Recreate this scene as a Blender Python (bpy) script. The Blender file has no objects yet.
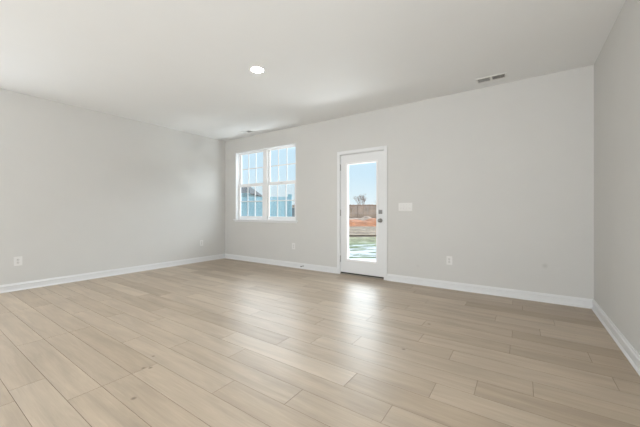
import bpy, bmesh, math, random
from mathutils import Vector, Matrix
random.seed(7)
S = bpy.context.scene
C = S.collection
PI = math.pi
YAW = 0.5997
EYE = 1.092
XL, XR, YB, YF, H = -5.765, 0.670, 4.476, -4.0, 2.743     # left, right, back, rear (behind camera), ceiling

# ---------------------------------------------------------------- camera
cam = bpy.data.cameras.new('camera'); co = bpy.data.objects.new('camera', cam); C.objects.link(co)
co.location = (0, 0, EYE); co.rotation_euler = (PI/2, 0, YAW)
cam.sensor_width = 36; cam.lens = 295/640*36; cam.shift_y = -1.9/640
cam.clip_start = 0.02; cam.clip_end = 500
S.camera = co

# ---------------------------------------------------------------- world, added fill lamps, exposure
w = bpy.data.worlds.new('sky'); S.world = w; w.use_nodes = True
nt = w.node_tree; nt.nodes.clear()
o = nt.nodes.new('ShaderNodeOutputWorld'); bg = nt.nodes.new('ShaderNodeBackground')
tc = nt.nodes.new('ShaderNodeTexCoord'); sx = nt.nodes.new('ShaderNodeSeparateXYZ'); cr = nt.nodes.new('ShaderNodeValToRGB')
nt.links.new(tc.outputs['Generated'], sx.inputs[0]); nt.links.new(sx.outputs['Z'], cr.inputs[0])
nt.links.new(cr.outputs[0], bg.inputs[0]); nt.links.new(bg.outputs[0], o.inputs[0])
e = cr.color_ramp.elements
e[0].position = 0.0; e[0].color = (0.92, 0.97, 1.0, 1)
e[1].position = 1.0; e[1].color = (0.40, 0.55, 0.85, 1)
for p, c in ((0.05, (0.80, 0.93, 1.0)), (0.12, (0.68, 0.87, 1.0)), (0.22, (0.64, 0.85, 1.0))):
    q = e.new(p); q.color = c + (1,)
def wmap(sock, a, b, c=0.0, d=1.0):
    r = nt.nodes.new('ShaderNodeMapRange'); r.interpolation_type = 'SMOOTHSTEP'
    for k_, v_ in (('From Min', a), ('From Max', b), ('To Min', c), ('To Max', d)): r.inputs[k_].default_value = v_
    nt.links.new(sock, r.inputs[0]); return r.outputs[0]
def wmul(a, b):
    r = nt.nodes.new('ShaderNodeMath'); r.operation = 'MULTIPLY'; nt.links.new(a, r.inputs[0])
    if isinstance(b, float): r.inputs[1].default_value = b
    else: nt.links.new(b, r.inputs[1])
    return r.outputs[0]
# unseen bright sky band added above the visible sky to light the room
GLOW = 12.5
band_fac = wmul(wmul(wmap(sx.outputs['Z'], 0.20, 0.34), wmap(sx.outputs['Z'], 0.75, 0.48)), wmul(wmap(sx.outputs['X'], -1.0, -0.75), wmap(sx.outputs['Y'], -0.1, 0.35)))
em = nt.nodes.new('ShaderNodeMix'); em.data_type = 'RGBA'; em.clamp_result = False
nt.links.new(band_fac, em.inputs['Factor']); nt.links.new(cr.outputs[0], em.inputs['A']); em.inputs['B'].default_value = (GLOW*0.87, GLOW*0.94, GLOW, 1)
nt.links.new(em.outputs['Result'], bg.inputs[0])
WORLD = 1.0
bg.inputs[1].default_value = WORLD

def area(loc, d, sx_, sy_, power, col):  # adds one unseen fill lamp
    l = bpy.data.lights.new('fill_lamp', 'AREA'); l.shape = 'RECTANGLE'; l.size = sx_; l.size_y = sy_; l.energy = power; l.color = col
    ob = bpy.data.objects.new('fill_lamp', l); C.objects.link(ob); ob.location = loc
    ob.rotation_euler = Vector(d).to_track_quat('-Z', 'Y').to_euler()
LENS = 100
POW = {'rear_up_left': 5, 'rear_up_right': 265, 'left': 30, 'right': 32, 'fill_window': 58, 'fill_door': 215}
REAR_FILL_GAPS = [(-5.2, -3.0), (-1.9, 0.3)]  # unseen rear wall openings, made for the fill lamps
LEFT_FILL_GAP = (-0.95, 0.55); RIGHT_FILL_GAP = (-0.8, 0.7)   # unseen openings added in the side walls to hold fill lamps
for (a, b), up in zip(REAR_FILL_GAPS, ('rear_up_left', 'rear_up_right')):                               # unseen fill lamps added in the rear wall openings
    area(((a+b)/2, YF+0.05, 1.2), (0, 0.5, 1), b-a-0.1, 1.2, POW[up], (0.95, 0.98, 1.0))      # tilted up to brighten the ceiling
area((XL-0.02, -0.2, 1.25), (1, 0.3, 0), 1.4, 1.2, POW['left'], (0.95, 0.98, 1.0))  # added fill lamp, brightens the right wall
area((XR+0.02, -0.05, 1.5), (-1, 0.35, 0.2), 1.4, 1.7, POW['right'], (0.95, 0.98, 1.0))  # added fill lamp, brightens the right part of the ceiling

for x_, sn_ in ((-4.52, 'fill_window'), (-2.22, 'fill_door')):                               # unseen fill lamps added low outside the back window and door
    area((x_, YB+1.3, -0.15), (0, -0.5, 1), 1.9, 1.2, POW[sn_], (0.95, 0.98, 1.0))

S.view_settings.view_transform = 'Standard'
S.view_settings.look = 'None'
S.view_settings.exposure = 0.03
S.view_settings.gamma = 1.0
S.view_settings.use_curve_mapping = False
S.cycles.use_denoising = True
S.cycles.max_bounces = 12; S.cycles.diffuse_bounces = 8; S.cycles.transparent_max_bounces = 16

# ---------------------------------------------------------------- materials
def mat(name, col, rough=0.5, metal=0.0, spec=0.5, noise=None, bump=None):
    m = bpy.data.materials.new(name); m.use_nodes = True
    n = m.node_tree; b = n.nodes['Principled BSDF']
    b.inputs['Base Color'].default_value = (*col, 1); b.inputs['Roughness'].default_value = rough
    b.inputs['Metallic'].default_value = metal; b.inputs['Specular IOR Level'].default_value = spec
    t = n.nodes.new('ShaderNodeTexCoord')
    nz = n.nodes.new('ShaderNodeTexNoise'); nz.inputs['Scale'].default_value = noise[0] if noise else 40
    nz.inputs['Detail'].default_value = 4
    n.links.new(t.outputs['Object'], nz.inputs['Vector'])
    amt = noise[1] if noise else 0.02
    r = n.nodes.new('ShaderNodeValToRGB')
    r.color_ramp.elements[0].color = (*[c*(1-amt) for c in col], 1); r.color_ramp.elements[1].color = (*[min(1, c*(1+amt)) for c in col], 1)
    r.color_ramp.elements[0].position = 0.3; r.color_ramp.elements[1].position = 0.7
    n.links.new(nz.outputs['Fac'], r.inputs[0]); n.links.new(r.outputs[0], b.inputs['Base Color'])
    if bump:
        nb = n.nodes.new('ShaderNodeTexNoise'); nb.inputs['Scale'].default_value = bump[0]; nb.inputs['Detail'].default_value = 3
        bp = n.nodes.new('ShaderNodeBump'); bp.inputs['Strength'].default_value = bump[1]; bp.inputs['Distance'].default_value = 0.002
        n.links.new(t.outputs['Object'], nb.inputs['Vector']); n.links.new(nb.outputs['Fac'], bp.inputs['Height']); n.links.new(bp.outputs[0], b.inputs['Normal'])
    return m

def spots(m, pts):
    """small round touched-up marks in the wall paint: (x, z, radius, strength)"""
    n = m.node_tree; b = n.nodes['Principled BSDF']
    cur = b.inputs['Base Color'].links[0].from_socket
    t = n.nodes.new('ShaderNodeTexCoord')
    for x, y, z, r, k in pts:
        d = n.nodes.new('ShaderNodeVectorMath'); d.operation = 'DISTANCE'; d.inputs[1].default_value = (x, y, z)
        n.links.new(t.outputs['Object'], d.inputs[0])
        mr = n.nodes.new('ShaderNodeMapRange'); mr.inputs['From Min'].default_value = r*1.3; mr.inputs['From Max'].default_value = r*0.4
        mr.inputs['To Max'].default_value = k
        n.links.new(d.outputs['Value'], mr.inputs['Value'])
        mx = n.nodes.new('ShaderNodeMix'); mx.data_type = 'RGBA'
        n.links.new(mr.outputs[0], mx.inputs['Factor']); n.links.new(cur, mx.inputs['A']); mx.inputs['B'].default_value = (0.22, 0.21, 0.20, 1)
        cur = mx.outputs['Result']
    n.links.new(cur, b.inputs['Base Color'])

WALL_C = (0.615, 0.608, 0.588)
M = {}
M['wall'] = mat('wall_paint', WALL_C, 0.75, spec=0.3, noise=(3, 0.008), bump=(350, 0.12))
M['wall_back'] = mat('wall_paint_back', WALL_C, 0.75, spec=0.3, noise=(3, 0.008), bump=(350, 0.12))
spots(M['wall_back'], [(0.232, YB, 0.437, 0.028, 0.20), (-1.282, YB, 0.278, 0.02, 0.08)])
M['ceil'] = mat('ceiling_paint', (0.805, 0.812, 0.812), 0.85, spec=0.2, noise=(3, 0.005), bump=(200, 0.15))
M['trim'] = mat('white_trim_paint', (0.73, 0.735, 0.74), 0.35, noise=(20, 0.005))
M['vinyl'] = mat('white_vinyl', (0.84, 0.84, 0.84), 0.35, noise=(20, 0.005))
M['plastic'] = mat('white_plastic', (0.74, 0.73, 0.715), 0.3, noise=(60, 0.004))
M['slot'] = mat('dark_slot', (0.05, 0.05, 0.05), 0.6)
M['device'] = mat('device_face', (0.66, 0.65, 0.63), 0.35)
M['nickel'] = mat('satin_nickel', (0.30, 0.29, 0.28), 0.35, metal=0.85)
M['steel'] = mat('dull_steel', (0.42, 0.41, 0.40), 0.45, metal=0.7)
M['rubber'] = mat('dark_rubber', (0.03, 0.027, 0.025), 0.7)
M['sill_alu'] = mat('threshold_bronze', (0.35, 0.31, 0.26), 0.45, metal=0.4)
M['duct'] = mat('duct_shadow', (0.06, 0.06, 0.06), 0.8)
M['register'] = mat('register_enamel', (0.78, 0.775, 0.76), 0.4)
M['louver'] = mat('register_louver', (0.60, 0.595, 0.58), 0.45)

def glass_mat():
    m = bpy.data.materials.new('window_glass'); m.use_nodes = True; n = m.node_tree; n.nodes.clear()
    o = n.nodes.new('ShaderNodeOutputMaterial'); t = n.nodes.new('ShaderNodeBsdfTransparent'); g = n.nodes.new('ShaderNodeBsdfGlossy')
    g.inputs['Roughness'].default_value = 0.0; t.inputs[0].default_value = (0.97, 0.985, 0.985, 1)
    ge = n.nodes.new('ShaderNodeNewGeometry'); dt = n.nodes.new('ShaderNodeVectorMath'); dt.operation = 'DOT_PRODUCT'
    n.links.new(ge.outputs['Normal'], dt.inputs[0]); n.links.new(ge.outputs['Incoming'], dt.inputs[1])
    def mth(op, a, b_=None, c=None):
        q = n.nodes.new('ShaderNodeMath'); q.operation = op
        for k_, v_ in enumerate((a, b_, c)):
            if v_ is None: continue
            if isinstance(v_, (int, float)): q.inputs[k_].default_value = v_
            else: n.links.new(v_, q.inputs[k_])
        return q.outputs[0]
    f = mth('MULTIPLY_ADD', mth('POWER', mth('SUBTRACT', 1.0, mth('ABSOLUTE', dt.outputs['Value'])), 5.0), 0.9, 0.03)
    x = n.nodes.new('ShaderNodeMixShader')
    n.links.new(f, x.inputs[0]); n.links.new(t.outputs[0], x.inputs[1]); n.links.new(g.outputs[0], x.inputs[2]); n.links.new(x.outputs[0], o.inputs[0])
    return m
M['glass'] = glass_mat()
def screen_mat():
    m = bpy.data.materials.new('insect_screen'); m.use_nodes = True; n = m.node_tree; n.nodes.clear()
    o = n.nodes.new('ShaderNodeOutputMaterial'); t = n.nodes.new('ShaderNodeBsdfTransparent'); g = n.nodes.new('ShaderNodeBsdfDiffuse')
    g.inputs[0].default_value = (0.45, 0.47, 0.48, 1); x = n.nodes.new('ShaderNodeMixShader'); x.inputs[0].default_value = 0.1
    n.links.new(t.outputs[0], x.inputs[1]); n.links.new(g.outputs[0], x.inputs[2]); n.links.new(x.outputs[0], o.inputs[0])
    return m
M['screen'] = screen_mat()
def emit_mat(name, col, s):
    m = bpy.data.materials.new(name); m.use_nodes = True; n = m.node_tree; n.nodes.clear()
    o = n.nodes.new('ShaderNodeOutputMaterial'); e_ = n.nodes.new('ShaderNodeEmission'); e_.inputs[0].default_value = (*col, 1); e_.inputs[1].default_value = s
    n.links.new(e_.outputs[0], o.inputs[0]); return m
M['lens'] = emit_mat('lit_lens', (1, 0.97, 0.93), LENS)

KN = ((-2.180, 1.005, 0.010), (-2.144, 1.034, 0.011), (-2.297, 1.129, 0.009), (-1.873, 0.809, 0.012), (-0.774, 2.307, 0.011), (-0.743, 2.964, 0.012))
def floor_mat():
    m = bpy.data.materials.new('oak_look_planks'); m.use_nodes = True; n = m.node_tree; L = n.links.new
    b = n.nodes['Principled BSDF']
    at = n.nodes.new('ShaderNodeAttribute'); at.attribute_name = 'plank'
    sp = n.nodes.new('ShaderNodeSeparateColor'); L(at.outputs['Color'], sp.inputs[0])
    tc = n.nodes.new('ShaderNodeTexCoord')
    # offset grain per plank
    ml = n.nodes.new('ShaderNodeVectorMath'); ml.operation = 'SCALE'; ml.inputs['Scale'].default_value = 37.0
    L(at.outputs['Color'], ml.inputs[0])
    ad = n.nodes.new('ShaderNodeVectorMath'); ad.operation = 'ADD'; L(tc.outputs['Object'], ad.inputs[0]); L(ml.outputs[0], ad.inputs[1])
    def noise(scale, sc, det=5, dist=0.0, rough=0.55):
        mp = n.nodes.new('ShaderNodeMapping'); mp.inputs['Scale'].default_value = scale; L(ad.outputs[0], mp.inputs[0])
        z = n.nodes.new('ShaderNodeTexNoise'); z.inputs['Scale'].default_value = sc; z.inputs['Detail'].default_value = det
        z.inputs['Distortion'].default_value = dist; z.inputs['Roughness'].default_value = rough; L(mp.outputs[0], z.inputs['Vector']); return z.outputs['Fac']
    broad = noise((0.55, 5.0, 1), 2.6, 3, 0.6)
    fine = noise((1.2, 30.0, 1), 4.0, 5, 0.8)
    blot = noise((1.0, 2.2, 1), 2.5, 2)
    base = n.nodes.new('ShaderNodeValToRGB'); L(sp.outputs[0], base.inputs[0])
    el = base.color_ramp.elements
    el[0].position = 0.0; el[0].color = (0.355, 0.278, 0.198, 1)
    el[1].position = 1.0; el[1].color = (0.492, 0.408, 0.314, 1)
    x = el.new(0.5); x.color = (0.430, 0.347, 0.260, 1)
    def mixmul(a, fac, lo, hi):
        r = n.nodes.new('ShaderNodeMapRange'); r.inputs['From Min'].default_value = 0.3; r.inputs['From Max'].default_value = 0.7
        r.inputs['To Min'].default_value = lo; r.inputs['To Max'].default_value = hi; L(fac, r.inputs[0])
        v = n.nodes.new('ShaderNodeVectorMath'); v.operation = 'SCALE'; L(a, v.inputs[0]); L(r.outputs[0], v.inputs['Scale']); return v.outputs[0]
    c = mixmul(base.outputs[0], broad, 0.86, 1.12)
    c = mixmul(c, fine, 0.93, 1.06)
    c = mixmul(c, blot, 0.965, 1.03)
    # a few knots, at their real spots
    for kx, ky, r in KN:
        d = n.nodes.new('ShaderNodeVectorMath'); d.operation = 'DISTANCE'; d.inputs[1].default_value = (kx, ky*1.0, 0); L(tc.outputs['Object'], d.inputs[0])
        mr = n.nodes.new('ShaderNodeMapRange'); mr.inputs['From Min'].default_value = r*1.6; mr.inputs['From Max'].default_value = r*0.5; mr.inputs['To Max'].default_value = 0.75
        L(d.outputs['Value'], mr.inputs[0])
        mx = n.nodes.new('ShaderNodeMix'); mx.data_type = 'RGBA'; L(mr.outputs[0], mx.inputs['Factor']); L(c, mx.inputs['A']); mx.inputs['B'].default_value = (0.13, 0.09, 0.06, 1)
        c = mx.outputs['Result']
    L(c, b.inputs['Base Color'])
    rr = n.nodes.new('ShaderNodeMapRange'); rr.inputs['To Min'].default_value = 0.34; rr.inputs['To Max'].default_value = 0.46; L(fine, rr.inputs[0]); L(rr.outputs[0], b.inputs['Roughness'])
    b.inputs['Specular IOR Level'].default_value = 0.5
    bp = n.nodes.new('ShaderNodeBump'); bp.inputs['Strength'].default_value = 0.10; bp.inputs['Distance'].default_value = 0.001; L(fine, bp.inputs['Height']); L(bp.outputs[0], b.inputs['Normal'])
    return m
M['floor'] = floor_mat()
M['groove'] = mat('plank_groove', (0.16, 0.12, 0.085), 0.8)

# ---------------------------------------------------------------- mesh helpers
def B(): return bmesh.new()
def bx(bm, x0, x1, y0, y1, z0, z1, bev=0.0, mi=0):
    r = bmesh.ops.create_cube(bm, size=1)
    vs = r['verts']
    for v in vs:
        v.co = Vector(((x0+x1)/2+v.co.x*(x1-x0), (y0+y1)/2+v.co.y*(y1-y0), (z0+z1)/2+v.co.z*(z1-z0)))
    fs = {f for v in vs for f in v.link_faces}
    for f in fs: f.material_index = mi
    if bev:
        es = list({ed for v in vs for ed in v.link_edges})
        bmesh.ops.bevel(bm, geom=es, offset=bev, segments=2, affect='EDGES', profile=0.5)
    return bm
def cyl(bm, p, axis, r, L, seg=24, r2=None):
    m = Vector(axis).to_track_quat('Z', 'Y').to_matrix().to_4x4()
    m.translation = Vector(p) + Vector(axis).normalized()*L/2
    bmesh.ops.create_cone(bm, cap_ends=True, segments=seg, radius1=r, radius2=r if r2 is None else r2, depth=L, matrix=m)
    return bm
def lathe(bm, prof, axis_m, seg=40):
    rings = []
    for r, z in prof:
        rings.append([bm.verts.new(axis_m @ Vector((r*math.cos(2*PI*k/seg), r*math.sin(2*PI*k/seg), z))) for k in range(seg)] if r > 1e-6 else [bm.verts.new(axis_m @ Vector((0, 0, z)))])
    for a, b_ in zip(rings, rings[1:]):
        for k in range(seg):
            k2 = (k+1) % seg
            if len(a) == 1: bm.faces.new((a[0], b_[k2], b_[k]))
            elif len(b_) == 1: bm.faces.new((a[k], a[k2], b_[0]))
            else: bm.faces.new((a[k], a[k2], b_[k2], b_[k]))
    bmesh.ops.recalc_face_normals(bm, faces=bm.faces[:]); return bm
def prism(bm, prof, p0, p1, nrm):
    """sweep a (out, up) profile from p0 to p1; nrm = horizontal direction of 'out'"""
    nrm = Vector(nrm); a = [bm.verts.new(Vector(p0)+nrm*u+Vector((0, 0, v))) for u, v in prof]
    b_ = [bm.verts.new(Vector(p1)+nrm*u+Vector((0, 0, v))) for u, v in prof]
    n = len(prof)
    for i in range(n): bm.faces.new((a[i], a[(i+1) % n], b_[(i+1) % n], b_[i]))
    bm.faces.new(a); bm.faces.new(b_); bmesh.ops.recalc_face_normals(bm, faces=bm.faces[:]); return bm
def obj(name, bm, mats, parent=None, smooth=False, loc=None, rotz=0):
    me = bpy.data.meshes.new(name); bm.to_mesh(me); bm.free()
    for m in (mats if isinstance(mats, (list, tuple)) else [mats]): me.materials.append(M[m] if isinstance(m, str) else m)
    if smooth:
        for p in me.polygons: p.use_smooth = True
    ob = bpy.data.objects.new(name, me); C.objects.link(ob)
    if parent: ob.parent = parent
    if loc: ob.location = loc
    if rotz: ob.rotation_euler.z = rotz
    return ob
def struct(name, bm, m, **k):
    ob = obj(name, bm, m, **k); ob['kind'] = 'structure'; return ob
def empty(name, loc=(0, 0, 0), rotz=0):
    ob = bpy.data.objects.new(name, None); C.objects.link(ob); ob.location = loc; ob.rotation_euler.z = rotz; ob.empty_display_size = 0.1; return ob
def tag(ob, label, cat, group=None, kind=None):
    ob['label'] = label; ob['category'] = cat
    if group: ob['group'] = group
    if kind: ob['kind'] = kind
    return ob
def sl(ob, label, cat): ob['label'] = label; ob['category'] = cat; return ob
def dup(root, loc, rotz=None):
    r = root.copy(); C.objects.link(r); r.location = loc
    if rotz is not None: r.rotation_euler.z = rotz
    for ch in list(root.children):
        c = ch.copy(); C.objects.link(c); c.parent = r
        for g in ch.children:
            d = g.copy(); C.objects.link(d); d.parent = c
    return r

# ---------------------------------------------------------------- room shell
T = 0.16
# floor: planks 178 x 1210 mm laid parallel to the back wall
PW, PL = 0.178, 1.213
anch = {-7: -2.578, -6: -2.167, -5: -3.38, -4: -3.38, -3: -1.535, -2: -1.110, -1: -0.602, 0: -0.919, 1: -0.450, 2: -0.235, 3: 0.058, 4: -0.443, 5: -0.721, 6: -0.077, 7: 0.422, 8: -0.07, 9: 0.138}
tone = {(-4, 0): 0.30, (-3, 0): 0.42, (-2, 0): 0.55, (-1, 0): 0.55, (2, 0): 0.30, (1, 0): 0.72, (6, 0): 0.30, (5, 0): 0.62, (-6, 0): 0.52}
def row(k): return 1.606+k*(0.1812 if k > 0 else 0.1707)
bm = B(); lay = bm.loops.layers.float_color.new('plank')
k = -34
while row(k+1) < YF: k += 1
while row(k) < YB:
    y0, y1 = max(YF, row(k)), min(YB, row(k+1))
    ax = anch.get(k, random.uniform(0, PL))
    j = math.floor((XL-ax)/PL)
    while ax+j*PL < XR:
        x0, x1 = max(XL, ax+j*PL), min(XR, ax+(j+1)*PL)
        if x1-x0 > 0.005:
            g = 0.0011
            vs = [bm.verts.new(v) for v in ((x0+g, y0+g, 0), (x1-g, y0+g, 0), (x1-g, y1-g, 0), (x0+g, y1-g, 0))]
            f = bm.faces.new(vs)
            t = min(1, max(0, random.gauss(0.5, 0.2)))
            if (k, j) in tone: t = tone[k, j]
            col = (t, random.random(), random.random(), 1)
            for lp in f.loops: lp[lay] = col
            # bevelled lips down into the groove
            vd = [bm.verts.new(v) for v in ((x0, y0, -0.0015), (x1, y0, -0.0015), (x1, y1, -0.0015), (x0, y1, -0.0015))]
            for i in range(4):
                q = bm.faces.new((vs[i], vd[i], vd[(i+1) % 4], vs[(i+1) % 4])); q.material_index = 1
                for lp in q.loops: lp[lay] = col
        j += 1
    k += 1
bx(bm, XL-T, XR+T, YF-T, YB+T, -0.12, -0.002, mi=1)
struct('floor', bm, ['floor', 'groove'])
struct('ceiling', bx(B(), XL-T, XR+T, YF-T, YB+T, H, H+0.2), 'ceil')
def side_wall(x0, x1, a, b_):
    bm = bx(B(), x0, x1, YF-T, a, 0, H); bx(bm, x0, x1, b_, YB+T, 0, H); bx(bm, x0, x1, a, b_, 0, 0.6); bx(bm, x0, x1, a, b_, 2.4, H); return bm
struct('wall_left', side_wall(XL-T, XL, *LEFT_FILL_GAP), 'wall')
struct('wall_right', side_wall(XR, XR+T, *RIGHT_FILL_GAP), 'wall')
# back wall with a window opening and a door opening
WX0, WX1, WZ0, WZ1 = -5.398, -3.621, 0.893, 2.432
DX0, DX1, DZ1 = -2.648, -1.787, 2.098
def wall_with_holes(x0, x1, y0, y1, holes):
    bm = B(); cur = x0
    for a, b_, z0, z1 in holes:
        bx(bm, cur, a, y0, y1, 0, H)
        if z0 > 0: bx(bm, a, b_, y0, y1, 0, z0)
        bx(bm, a, b_, y0, y1, z1, H); cur = b_
    bx(bm, cur, x1, y0, y1, 0, H); return bm
struct('wall_back', wall_with_holes(XL, XR, YB, YB+T, [(WX0, WX1, WZ0, WZ1), (DX0, DX1, 0, DZ1)]), 'wall_back')
struct('wall_rear', wall_with_holes(XL, XR, YF-T, YF, [(a, b_, 0.6, 2.4) for a, b_ in REAR_FILL_GAPS]), 'wall')

# baseboards: flat board with an eased top step and a shoe moulding
prof = [(0, 0), (0.024, 0), (0.023, 0.010), (0.016, 0.019), (0.0125, 0.020), (0.0125, 0.074), (0.016, 0.077), (0.016, 0.083), (0.009, 0.090), (0.007, 0.103), (0, 0.105)]
CX0, CX1 = -2.686, -1.762
struct('baseboard_left', prism(B(), prof, (XL, YF, 0), (XL, YB, 0), (1, 0, 0)), 'trim')
struct('baseboard_right', prism(B(), prof, (XR, YF, 0), (XR, YB, 0), (-1, 0, 0)), 'trim')
bm = prism(B(), prof, (XL, YB, 0), (CX0, YB, 0), (0, -1, 0)); prism(bm, prof, (CX1, YB, 0), (XR, YB, 0), (0, -1, 0))
struct('baseboard_back', bm, 'trim')
struct('baseboard_rear', prism(B(), prof, (XL, YF, 0), (XR, YF, 0), (0, 1, 0)), 'trim')

# ---------------------------------------------------------------- window_1: twin double-hung unit
win = empty('window_1', ((WX0+WX1)/2, YB+0.07, WZ0)); win['kind'] = 'structure'
def rel(e_, bm): bmesh.ops.translate(bm, verts=bm.verts[:], vec=-Vector(e_.location)); return bm
# jamb liner (white returns)
bm = B(); j = 0.016
SILL = 0.916
bx(bm, WX0, WX0+j, YB-0.002, YB+0.15, SILL, WZ1); bx(bm, WX1-j, WX1, YB-0.002, YB+0.15, SILL, WZ1); bx(bm, WX0, WX1, YB-0.002, YB+0.15, WZ1-j, WZ1)
obj('jamb', rel(win, bm), 'trim', win)
# frame + mullion
WA, WB = -5.375, -3.684
GL = [(-5.331, -4.627), (-4.428, -3.729)]
GZ = (0.989, 1.650, 1.720, 2.392)
yf = YB+0.075
bm = B()
bx(bm, WX0+j, WA, yf, yf+0.07, SILL, WZ1-j, 0.003); bx(bm, WB, WX1-j, yf, yf+0.07, SILL, WZ1-j, 0.003)
bx(bm, WA, WB, yf, yf+0.07, 2.408, WZ1-j, 0.003); bx(bm, WA, WB, yf, yf+0.07, SILL, 0.938, 0.003)
bx(bm, -4.583, -4.473, yf-0.012, yf+0.07, SILL, WZ1-j, 0.003)
obj('window_frame', rel(win, bm), 'vinyl', win)
for (a, b_) in GL:
    for up in (0, 1):
        z0, z1 = (GZ[2], GZ[3]) if up else (GZ[0], GZ[1])
        s = 0.043
        ya = yf+0.035 if up else yf+0.008
        bot = 0.038 if up else 0.047; top = 0.017 if up else 0.035
        bm = B()
        bx(bm, a-s, a, ya, ya+0.027, z0-bot, z1+top, 0.002); bx(bm, b_, b_+s, ya, ya+0.027, z0-bot, z1+top, 0.002)
        bx(bm, a, b_, ya, ya+0.027, z0-bot, z0, 0.002); bx(bm, a, b_, ya, ya+0.027, z1, z1+top, 0.002)
        sash = obj('sash', rel(win, bm), 'vinyl', win)
        bm = B(); yc = ya+0.014
        for i in (1, 2): bx(bm, a+(b_-a)*i/3-0.010, a+(b_-a)*i/3+0.010, yc-0.004, yc+0.004, z0, z1)
        bx(bm, a, b_, yc-0.0035, yc+0.0035, (z0+z1)/2-0.010, (z0+z1)/2+0.010)
        obj('grille', rel(win, bm), 'vinyl', sash)
        obj('pane', rel(win, bx(B(), a, b_, yc+0.006, yc+0.009, z0, z1)), 'glass', sash)
    if True:
        xm = (a+b_)/2
        bm = bx(B(), xm-0.03, xm+0.03, yf-0.004, yf+0.012, GZ[1]+0.034, GZ[1]+0.046, 0.003)
        obj('sash_lock', rel(win, bm), 'plastic', win)
        bm = bx(B(), a-0.02, b_+0.02, yf+0.066, yf+0.0665, GZ[0]-0.03, GZ[1]+0.05)
        obj('insect_screen', rel(win, bm), 'screen', win)
# stool and apron
bm = bx(B(), WX0-0.045, WX1+0.045, YB-0.035, YB, WZ0+0.001, SILL, 0.006); bx(bm, WX0, WX1, YB-0.002, YB+0.15, WZ0+0.001, SILL)
obj('window_sill', rel(win, bm), 'trim', win)
obj('sill_apron', rel(win, bx(B(), WX0-0.02, WX1+0.02, YB-0.013, YB, WZ0-0.03, WZ0+0.001, 0.003)), 'trim', win)

# ---------------------------------------------------------------- door_1: white full-glass exterior door
dr = empty('door_1', ((DX0+DX1)/2, YB, 0)); dr['kind'] = 'structure'
bm = B()
cw = 0.056; ct = 0.016
cp = 0.004
bx(bm, CX0, CX0+cw, YB-ct, YB, 0, DZ1-0.012+cw, cp); bx(bm, CX1-cw, CX1, YB-ct, YB, 0, DZ1-0.012+cw, cp)
bx(bm, CX0+cw, CX1-cw, YB-ct, YB, DZ1-0.012, DZ1-0.012+cw, cp)
obj('casing', rel(dr, bm), 'trim', dr)
bm = B()
bx(bm, DX0, DX0+0.02, YB, YB+0.15, 0, DZ1); bx(bm, DX1-0.02, DX1, YB, YB+0.15, 0, DZ1); bx(bm, DX0, DX1, YB, YB+0.15, DZ1-0.02, DZ1)
bx(bm, DX0+0.02, DX0+0.034, YB+0.052, YB+0.09, 0, DZ1-0.02); bx(bm, DX1-0.034, DX1-0.02, YB+0.052, YB+0.09, 0, DZ1-0.02); bx(bm, DX0+0.02, DX1-0.02, YB+0.052, YB+0.09, DZ1-0.034, DZ1-0.02)
obj('jamb', rel(dr, bm), 'trim', dr)
SX0, SX1, SZ0, SZ1 = -2.624, -1.811, 0.040, 2.072
GX0, GX1, GZ0, GZ1 = -2.487, -1.947, 0.272, 1.907
bm = B(); ys, ye = YB+0.003, YB+0.047
bx(bm, SX0, GX0, ys, ye, SZ0, SZ1); bx(bm, GX1, SX1, ys, ye, SZ0, SZ1); bx(bm, GX0, GX1, ys, ye, SZ0, GZ0); bx(bm, GX0, GX1, ys, ye, GZ1, SZ1)
slab = obj('door_slab', rel(dr, bm), 'trim', dr)
# raised moulding around the lite
bm = B(); m_ = 0.026
for y0, y1 in ((ys-0.009, ys+0.004), (ye-0.004, ye+0.009)):
    bx(bm, GX0-m_, GX0+0.004, y0, y1, GZ0-m_, GZ1+m_, 0.004); bx(bm, GX1-0.004, GX1+m_, y0, y1, GZ0-m_, GZ1+m_, 0.004)
    bx(bm, GX0, GX1, y0, y1, GZ0-m_, GZ0+0.004, 0.004); bx(bm, GX0, GX1, y0, y1, GZ1-0.004, GZ1+m_, 0.004)
obj('glass_moulding', rel(dr, bm), 'vinyl', slab)
obj('pane', rel(dr, bx(B(), GX0, GX1, YB+0.022, YB+0.028, GZ0, GZ1)), 'glass', slab)
obj('door_sweep', rel(dr, bx(B(), SX0, SX1, YB+0.004, YB+0.04, 0.017, 0.040)), 'rubber', slab)
bm = bx(B(), DX0+0.02, DX1-0.02, YB-0.014, YB+0.15, 0, 0.016, 0.004)
obj('threshold', rel(dr, bm), 'sill_alu', dr)
for z in (1.862, 1.071, 0.268):
    bm = bx(B(), SX0-0.005, SX0+0.006, YB-0.003, YB+0.003, z-0.05, z+0.05); cyl(bm, (SX0-0.002, YB-0.007, z-0.052), (0, 0, 1), 0.0075, 0.104, 14)
    for q in (-0.056, 0.05): cyl(bm, (SX0-0.002, YB-0.007, z+q), (0, 0, 1), 0.009, 0.006, 14)
    sl_ = obj('hinge', rel(dr, bm), 'steel', dr)
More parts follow.
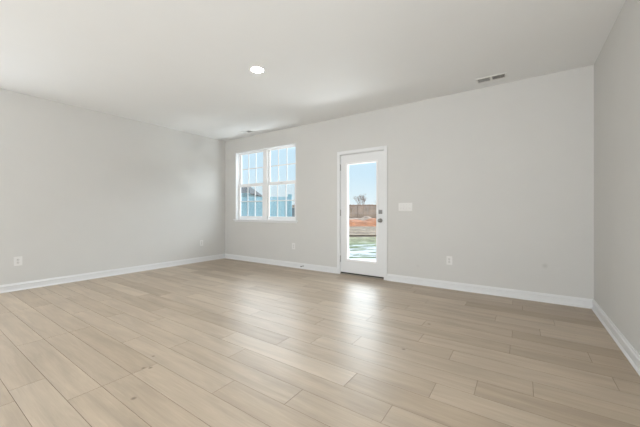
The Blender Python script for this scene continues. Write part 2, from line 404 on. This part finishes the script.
# deadbolt with thumb turn, knob
X = -1.879
def face_m(x, z): 
    m = Matrix.Rotation(PI/2, 4, 'X'); m.translation = Vector((x, ys, z)); return m    # local z -> -Y
bm = bx(B(), X-0.031, X+0.031, ys-0.012, ys, 1.087-0.033, 1.087+0.033, 0.004); db = obj('deadbolt', rel(dr, bm), 'nickel', slab)
bm = B(); bx(bm, X-0.006, X+0.006, ys-0.034, ys-0.012, 1.087-0.018, 1.087+0.018, 0.003); cyl(bm, (X, ys-0.012, 1.087), (0, -1, 0), 0.012, 0.006, 20)
bmesh.ops.translate(bm, verts=bm.verts[:], vec=-Vector(dr.location)); tt = obj('thumb_turn', bm, 'nickel', dr)
bm = lathe(B(), [(0, 0), (0.034, 0), (0.034, 0.004), (0.029, 0.009), (0.014, 0.011), (0.012, 0.030), (0.016, 0.036), (0.025, 0.042), (0.029, 0.052), (0.027, 0.062), (0.018, 0.068), (0, 0.070)], face_m(X, 0.949))
obj('door_knob', rel(dr, bm), 'nickel', slab, smooth=True)
obj('strike_plate', rel(dr, bx(B(), SX1+0.0005, SX1+0.003, YB-0.004, YB+0.03, 0.949-0.03, 0.949+0.03)), 'nickel', dr)

# spring door stop on the baseboard
ds = empty('door_stop', (-3.44, YB-0.0135, 0.055))
ds['label'] = 'small dark spring door stop screwed to baseboard between window and door'; ds['category'] = 'door stop'
bm = cyl(B(), (0, 0, 0), (0, -1, 0), 0.013, 0.008, 20, 0.010); obj('base', bm, 'nickel', ds)
bm = B(); n_ = 150; R_ = 0.006; prev = None
for i in range(n_+1):
    t = i/n_; a_ = t*2*PI*11; rr = R_*(1-0.25*t); cpt = Vector((rr*math.cos(a_), -0.008-0.052*t, rr*math.sin(a_)))
    ring = [bm.verts.new(cpt+Vector((math.cos(a_)*0.0013*math.cos(b_), 0.0013*math.sin(b_), math.sin(a_)*0.0013*math.cos(b_)))) for b_ in (0, PI/2, PI, 1.5*PI)]
    if prev:
        for q in range(4): bm.faces.new((prev[q], prev[(q+1) % 4], ring[(q+1) % 4], ring[q]))
    prev = ring
obj('spring', bm, 'nickel', ds)
obj('rubber_tip', lathe(B(), [(0, 0.057), (0.008, 0.057), (0.010, 0.062), (0.010, 0.072), (0.007, 0.076), (0, 0.076)], Matrix.Rotation(PI/2, 4, 'X'), 20), 'rubber', ds, smooth=True)

# ---------------------------------------------------------------- wall plates (built facing -Y, origin on the wall surface)
def plate_bm(w_, h_):
    bm = B(); d = 0.006
    o_ = [(-w_/2, 0, -h_/2), (w_/2, 0, -h_/2), (w_/2, 0, h_/2), (-w_/2, 0, h_/2)]
    bx(bm, -w_/2, w_/2, -d, 0, -h_/2, h_/2, 0.0025); return bm
def outlet(loc, rotz, label, w_=0.076, h_=0.12):
    t = empty('wall_outlet', loc, rotz); t['label'] = label; t['category'] = 'outlet'; t['group'] = 'wall outlets near the floor'
    obj('cover_plate', plate_bm(w_, h_), 'plastic', t)
    for s in (-1, 1):
        z = s*0.0195
        m = Matrix.Rotation(PI/2, 4, 'X'); m.translation = Vector((0, -0.006, z))
        bm = lathe(B(), [(0.0165, 0), (0.0165, 0.0015), (0.0155, 0.002), (0, 0.002)], m, 28)
        rc = obj('receptacle', bm, 'device', t)
        bm = bx(B(), -0.0075, -0.0052, -0.0086, -0.0078, z-0.002, z+0.007); bx(bm, 0.0052, 0.0075, -0.0086, -0.0078, z-0.001, z+0.006)
        cyl(bm, (0, -0.0078, z-0.008), (0, -1, 0), 0.0026, 0.0008, 12)
        obj('slots', bm, 'slot', rc)
    obj('screw', cyl(B(), (0, -0.006, 0), (0, -1, 0), 0.003, 0.001, 12), 'steel', t)
    return t
outlet((-0.844, YB, 0.401), 0, 'white duplex outlet low on wall right of the glass door')
outlet((-3.685, YB, 0.416), 0, 'white duplex outlet low on wall below the window')
outlet((XL, 1.012, 0.405), PI/2, 'white duplex outlet on left wall at the photo edge, nearest the camera', 0.086, 0.125)
outlet((XL, 3.852, 0.408), PI/2, 'white duplex outlet on left wall close to the far corner')

sw = empty('light_switch', (-1.474, YB, 1.165)); tag(sw, 'white four-gang light switch plate on wall right of the glass door', 'light switch')
obj('cover_plate', plate_bm(0.212, 0.122), 'plastic', sw)
for i in range(4):
    x = (i-1.5)*0.046
    bm = bx(B(), x-0.0060, x+0.0060, -0.0068, -0.0058, -0.013, 0.013)
    sl_ = obj('switch_slot', bm, 'device', sw)
    bm = B(); vs = bmesh.ops.create_cube(bm, size=1)['verts']
    for v in vs: v.co = Vector((x+v.co.x*0.008, -0.011+v.co.y*0.012, v.co.z*0.017 + (0.005 if v.co.y < 0 else 0)))
    obj('toggle', bm, 'plastic', sw)
    for s in (-1, 1): obj('screw', cyl(B(), (x, -0.006, s*0.030), (0, -1, 0), 0.003, 0.001, 12), 'steel', sw)

# ---------------------------------------------------------------- ceiling fixtures
dl = empty('recessed_light', (-2.538, 2.42, H)); tag(dl, 'round white recessed ceiling light, lit, in the middle of the ceiling', 'ceiling light')
obj('trim_ring', lathe(B(), [(0.090, 0), (0.088, -0.004), (0.080, -0.007), (0.070, -0.006), (0.068, -0.002), (0.068, 0)], Matrix(), 56), 'register', dl, smooth=True)
obj('lens', lathe(B(), [(0.068, -0.0025), (0.05, -0.004), (0, -0.005)], Matrix(), 56), 'lens', dl, smooth=True)

def register(loc, label):
    t = empty('ceiling_register', loc); tag(t, label, 'vent', 'ceiling air registers')
    L_, W_ = 0.335, 0.155; l_, w_ = 0.285, 0.108
    bm = B()
    bx(bm, -L_/2, -l_/2, -W_/2, W_/2, -0.008, 0, 0.0025); bx(bm, l_/2, L_/2, -W_/2, W_/2, -0.008, 0, 0.0025)
    bx(bm, -l_/2, l_/2, -W_/2, -w_/2, -0.008, 0, 0.0025); bx(bm, -l_/2, l_/2, w_/2, W_/2, -0.008, 0, 0.0025)
    bx(bm, -0.012, 0.012, -w_/2, w_/2, -0.008, 0)
    obj('frame', bm, 'register', t)
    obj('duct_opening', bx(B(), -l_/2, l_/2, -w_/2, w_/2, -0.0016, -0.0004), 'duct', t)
    for side in (-1, 1):
        bm = B(); n_ = 11
        for i in range(n_):
            xc = side*(0.012+(l_/2-0.012)*(i+0.5)/n_)
            ang = side*math.radians(48)
            r = bmesh.ops.create_cube(bm, size=1)
            m = Matrix.Translation((xc, 0, -0.0065)) @ Matrix.Rotation(ang, 4, 'Y') @ Matrix.Diagonal((0.011, w_, 0.0009, 1))
            bmesh.ops.transform(bm, matrix=m, verts=r['verts'])
        obj('louvers', bm, 'louver', t)
    obj('damper_lever', bx(B(), l_/2+0.006, l_/2+0.016, -0.004, 0.004, -0.014, -0.008, 0.001), 'louver', t)
    return t
register((-0.312, 4.205, H), 'white ceiling air register with two louver banks near the right end of the back wall')
register((-4.70, 4.185, H), 'small white ceiling air register above the window near the left corner')

# ---------------------------------------------------------------- outdoors
ax = Vector((-math.sin(YAW), math.cos(YAW), 0)); rt = Vector((math.cos(YAW), math.sin(YAW), 0))
GZg = -0.2
def P(r, d, z=GZg): v = rt*r+ax*d*0.945; return Vector((v.x, v.y, z))     # r metres right, d metres ahead, along the lot's own axes
def ground_mat():
    m = bpy.data.materials.new('yard'); m.use_nodes = True; n = m.node_tree; L = n.links.new; b = n.nodes['Principled BSDF']; b.inputs['Roughness'].default_value = 0.95
    b.inputs['Specular IOR Level'].default_value = 0.1
    tc = n.nodes.new('ShaderNodeTexCoord')
    def nz(scale, sc, det=4):
        mp = n.nodes.new('ShaderNodeMapping'); mp.inputs['Scale'].default_value = scale; L(tc.outputs['Object'], mp.inputs[0])
        z = n.nodes.new('ShaderNodeTexNoise'); z.inputs['Scale'].default_value = sc; z.inputs['Detail'].default_value = det; L(mp.outputs[0], z.inputs['Vector']); return z.outputs['Fac']
    s = n.nodes.new('ShaderNodeSeparateXYZ'); L(tc.outputs['Object'], s.inputs[0])
    wob = nz((0.25, 1, 1), 1.0)
    a = n.nodes.new('ShaderNodeMath'); a.operation = 'MULTIPLY_ADD'; a.inputs[1].default_value = 1.6; L(wob, a.inputs[0]); L(s.outputs['Y'], a.inputs[2])
    mr = n.nodes.new('ShaderNodeMapRange'); mr.inputs['From Min'].default_value = 0.8; mr.inputs['From Max'].default_value = 60.8; L(a.outputs[0], mr.inputs[0])
    r = n.nodes.new('ShaderNodeValToRGB'); L(mr.outputs[0], r.inputs[0]); e = r.color_ramp.elements
    stops = [(0.0, (0.09, 0.13, 0.08)), (0.195, (0.13, 0.16, 0.08)), (0.21, (0.22, 0.23, 0.13)), (0.255, (0.24, 0.22, 0.13)), (0.262, (0.25, 0.185, 0.125)), (0.45, (0.22, 0.165, 0.115)), (0.52, (0.34, 0.16, 0.08)), (1.0, (0.33, 0.23, 0.16))]
    e[0].position, e[0].color = stops[0][0], (*stops[0][1], 1); e[1].position, e[1].color = stops[-1][0], (*stops[-1][1], 1)
    for p, c in stops[1:-1]: q = e.new(p); q.color = (*c, 1)
    # speckle
    sp = n.nodes.new('ShaderNodeMapRange'); sp.inputs['From Min'].default_value = 0.3; sp.inputs['From Max'].default_value = 0.7; sp.inputs['To Min'].default_value = 0.55; sp.inputs['To Max'].default_value = 1.5
    L(nz((1, 0.35, 1), 1.8, 8), sp.inputs[0])
    v = n.nodes.new('ShaderNodeVectorMath'); v.operation = 'SCALE'; L(r.outputs[0], v.inputs[0]); L(sp.outputs[0], v.inputs['Scale'])
    # snow patches, thinning out with distance
    thr = n.nodes.new('ShaderNodeMapRange'); thr.inputs['From Min'].default_value = 10.5; thr.inputs['From Max'].default_value = 14.0; thr.inputs['To Min'].default_value = 0.46; thr.inputs['To Max'].default_value = 0.66
    L(s.outputs['Y'], thr.inputs[0])
    sn = nz((0.7, 1.8, 1), 1.6, 6)
    sb = n.nodes.new('ShaderNodeMath'); sb.operation = 'SUBTRACT'; L(sn, sb.inputs[0]); L(thr.outputs[0], sb.inputs[1])
    st = n.nodes.new('ShaderNodeMapRange'); st.inputs['From Min'].default_value = -0.02; st.inputs['From Max'].default_value = 0.04; L(sb.outputs[0], st.inputs[0])
    mx = n.nodes.new('ShaderNodeMix'); mx.data_type = 'RGBA'; L(st.outputs[0], mx.inputs['Factor']); L(v.outputs[0], mx.inputs['A']); mx.inputs['B'].default_value = (0.50, 0.51, 0.52, 1)
    L(mx.outputs['Result'], b.inputs['Base Color']); return m
bm = B(); N = 60
vs = {}
for i in range(N+1):
    for j_ in range(N+1):
        x = -110+220*i/N; y = -6+150*(j_/N)**1.6
        vs[i, j_] = bm.verts.new((x, y, 0.02*math.sin(x*0.9)*math.cos(y*1.3)))
for i in range(N):
    for j_ in range(N): bm.faces.new((vs[i, j_], vs[i+1, j_], vs[i+1, j_+1], vs[i, j_+1]))
g = obj('ground', bm, ground_mat(), loc=(0, 0, GZg-0.03), rotz=YAW); g['kind'] = 'structure'
bm = bx(B(), DX0-0.3, DX1+0.3, YB+T+0.005, YB+T+1.2, GZg-0.05, -0.03, 0.01)
p_ = obj('patio_step', bm, mat('step_concrete', (0.55, 0.54, 0.52), 0.9, noise=(12, 0.1))); p_['kind'] = 'structure'

M['fence_blue'] = mat('blue_painted_boards', (0.30, 0.49, 0.55), 0.6, noise=(6, 0.06))
M['fence_blue_dark'] = mat('blue_painted_post', (0.17, 0.34, 0.40), 0.6, noise=(6, 0.06))
M['fence_brown'] = mat('weathered_cedar', (0.62, 0.45, 0.33), 0.9, noise=(0.9, 0.25))
M['fence_brown_dark'] = mat('weathered_cedar_rail', (0.42, 0.29, 0.21), 0.9, noise=(2, 0.2))
M['siding'] = mat('blue_lap_siding', (0.28, 0.47, 0.54), 0.6, noise=(3, 0.04))
M['shingle'] = mat('dark_shingles', (0.03, 0.038, 0.045), 0.9, noise=(4, 0.3))
M['white_ext'] = mat('white_fascia', (0.75, 0.75, 0.75), 0.5)
M['clay'] = mat('orange_clay', (0.42, 0.15, 0.055), 0.95, noise=(1.6, 0.35))
M['straw'] = mat('pale_straw', (0.38, 0.27, 0.19), 0.95, noise=(2, 0.35))
M['bark'] = mat('grey_brown_bark', (0.26, 0.19, 0.15), 0.9, noise=(3, 0.2))
M['curb'] = mat('dark_edging', (0.13, 0.09, 0.06), 0.9, noise=(2, 0.3))

# blue board fence seen through the window
fr = empty('privacy_fence', P(-4.0, 10.3), YAW); tag(fr, 'blue board privacy fence outside the window, in front of the dark-roofed house', 'fence')
bm = B(); bw = 0.14; x = -5.0
while x < 2.9:
    bx(bm, x+0.003, x+bw-0.003, -0.01, 0.01, 0.0, 1.78, 0.002); x += bw
obj('board_panel', bm, 'fence_blue', fr)
for z in (1.62, 0.95, 0.25):
    obj('rail', bx(B(), -5.0, 2.95, -0.05, -0.01, z, z+0.09, 0.004), 'fence_blue', fr)
for x in (-5.0, -2.6, -0.9, 1.2, 3.01):
    h_ = 1.86 if x > 3 else 1.76
    bm = bx(B(), x-0.06, x+0.06, -0.08, 0.05, 0, h_, 0.005)
    obj('post', bm, 'fence_blue_dark' if x > 3 else 'fence_blue', fr)

# house behind it
hs = empty('house', P(-13.2, 31), YAW); tag(hs, 'blue-sided house with a dark hipped roof behind the fence, seen through the window', 'house')
W2, D2, He, Hr = 6.7, 3.0, 2.92, 3.9
bm = bx(B(), -W2, W2, -D2, D2, 0, He)
for i in range(14): bx(bm, -W2-0.02, W2+0.02, -D2-0.02, D2+0.02, i*0.2, i*0.2+0.17)
obj('walls', bm, 'siding', hs)
bm = B(); ov = 0.35
pts = [(-W2-ov, -D2-ov, He), (W2+ov, -D2-ov, He), (W2+ov, D2+ov, He), (-W2-ov, D2+ov, He), (-W2+2.3, 0, Hr), (W2-0.6, 0, Hr)]
pv = [bm.verts.new(p) for p in pts]
for f in ((0, 1, 5, 4), (1, 2, 5), (2, 3, 4, 5), (3, 0, 4), (3, 2, 1, 0)): bm.faces.new([pv[i] for i in f])
obj('roof', bm, 'shingle', hs)
bm = B(); bx(bm, -W2-ov, W2+ov, -D2-ov-0.02, -D2-ov, He-0.16, He); obj('fascia', bm, 'siding', hs)

pt = obj('yard_post', bx(B(), -0.09, 0.09, -0.05, 0.05, 0, 1.42, 0.01), mat('dark_grey_metal', (0.10, 0.11, 0.12), 0.5), loc=P(-0.88, 10.6), rotz=YAW)
tag(pt, 'short dark grey post standing right of the end of the blue fence', 'post')

# low board fence at the end of the field, seen through the door
fb = empty('field_fence', P(7.0, 46), YAW); tag(fb, 'long weathered brown wooden fence across the field beyond the door glass', 'fence')
bm = B(); x = -16.0
rnd = random.Random(3)
while x < 22:
    bx(bm, x+0.01, x+0.19, -0.012, 0.012, 0.0, 2.32+rnd.uniform(-0.03, 0.03)+0.004*x); x += 0.2
obj('board_panel', bm, 'fence_brown', fb)
for z in (0.4, 2.12): obj('rail', bx(B(), -16, 22, -0.06, -0.012, z, z+0.1), 'fence_brown_dark', fb)
for i in range(14):
    x = -16+i*2.9; obj('post', bx(B(), x-0.06, x+0.06, -0.13, -0.06, 0, 2.35), 'fence_brown_dark', fb)

# clay berm
def mound(name, r0, d0, L_, W_, h_, m, seed, label):
    bm = B(); nx, ny = 60, 18; rn = random.Random(seed); ph = [rn.uniform(0, 6) for _ in range(6)]
    g_ = {}
    for i in range(nx+1):
        for j_ in range(ny+1):
            u = i/nx*2-1; v = j_/ny*2-1
            p = max(0, 1-u**4)*max(0, 1-v*v)**1.2
            q = 1+0.18*math.sin(u*L_*0.9+ph[0])+0.12*math.sin(u*L_*2.3+v*3+ph[1])+0.08*math.sin(v*9+ph[2]+u*5)
            g_[i, j_] = bm.verts.new((u*L_/2, v*W_/2, h_*p*q-0.03))
    for i in range(nx):
        for j_ in range(ny): bm.faces.new((g_[i, j_], g_[i+1, j_], g_[i+1, j_+1], g_[i, j_+1]))
    o_ = obj(name, bm, m, smooth=True, loc=P(r0, d0, GZg), rotz=YAW); tag(o_, label, 'dirt mound'); return o_
mound('dirt_mound', 4.6, 30.5, 13.5, 5.0, 0.55, 'clay', 2, 'long bank of orange clay in the field beyond the door glass')
mound('straw_mound', 3.4, 36.5, 9, 4.0, 0.62, 'straw', 5, 'pale straw-coloured heap behind the orange clay bank')
ed = obj('edging_board', bx(B(), -6, 6, -0.03, 0.03, 0, 0.065), 'curb', loc=P(3, 16.6, GZg-0.02), rotz=YAW)
tag(ed, 'dark edging board crossing the yard between the grass and the bare field', 'edging')

# bare trees behind the field fence
def bare_tree(name, loc, hgt, seed, label, spread=0.5, depth=6, group=None):
    rn = random.Random(seed); bm = B()
    def seg(p, d, L_, r, lev):
        q = p+d*L_
        m = d.to_track_quat('Z', 'Y').to_matrix().to_4x4(); m.translation = (p+q)/2
        bmesh.ops.create_cone(bm, cap_ends=False, segments=5, radius1=r, radius2=r*0.68, depth=L_*1.03, matrix=m)
        if lev == 0: return
        for _ in range(3 if lev > 2 else 2):
            nd = (d+Vector((rn.uniform(-1, 1), rn.uniform(-1, 1), rn.uniform(-0.1, 0.6)))*spread).normalized()
            seg(p+d*L_*rn.uniform(0.75, 1.0), nd, L_*rn.uniform(0.66, 0.85), r*0.62, lev-1)
    seg(Vector((0, 0, -0.1)), Vector((0.03, 0, 1)).normalized(), hgt*0.27, hgt*0.016, depth)
    o_ = obj(name, bm, 'bark', loc=loc); tag(o_, label, 'tree', group); return o_
bare_tree('bare_tree', P(8.1, 58), 5.6, 9, 'leafless tree rising highest above the brown fence beyond the door glass', 0.42, 6)
for i, (r_, d_, h_, lb) in enumerate([(11.2, 60, 4.3, 'low leafless shrub at the right end of the fence top in the door glass'),
                                      (6.1, 62, 3.6, 'low leafless shrub left of the tallest bare tree in the door glass')]):
    bare_tree('bare_shrub', P(r_, d_), h_, 11+i, lb, 0.75, 5)
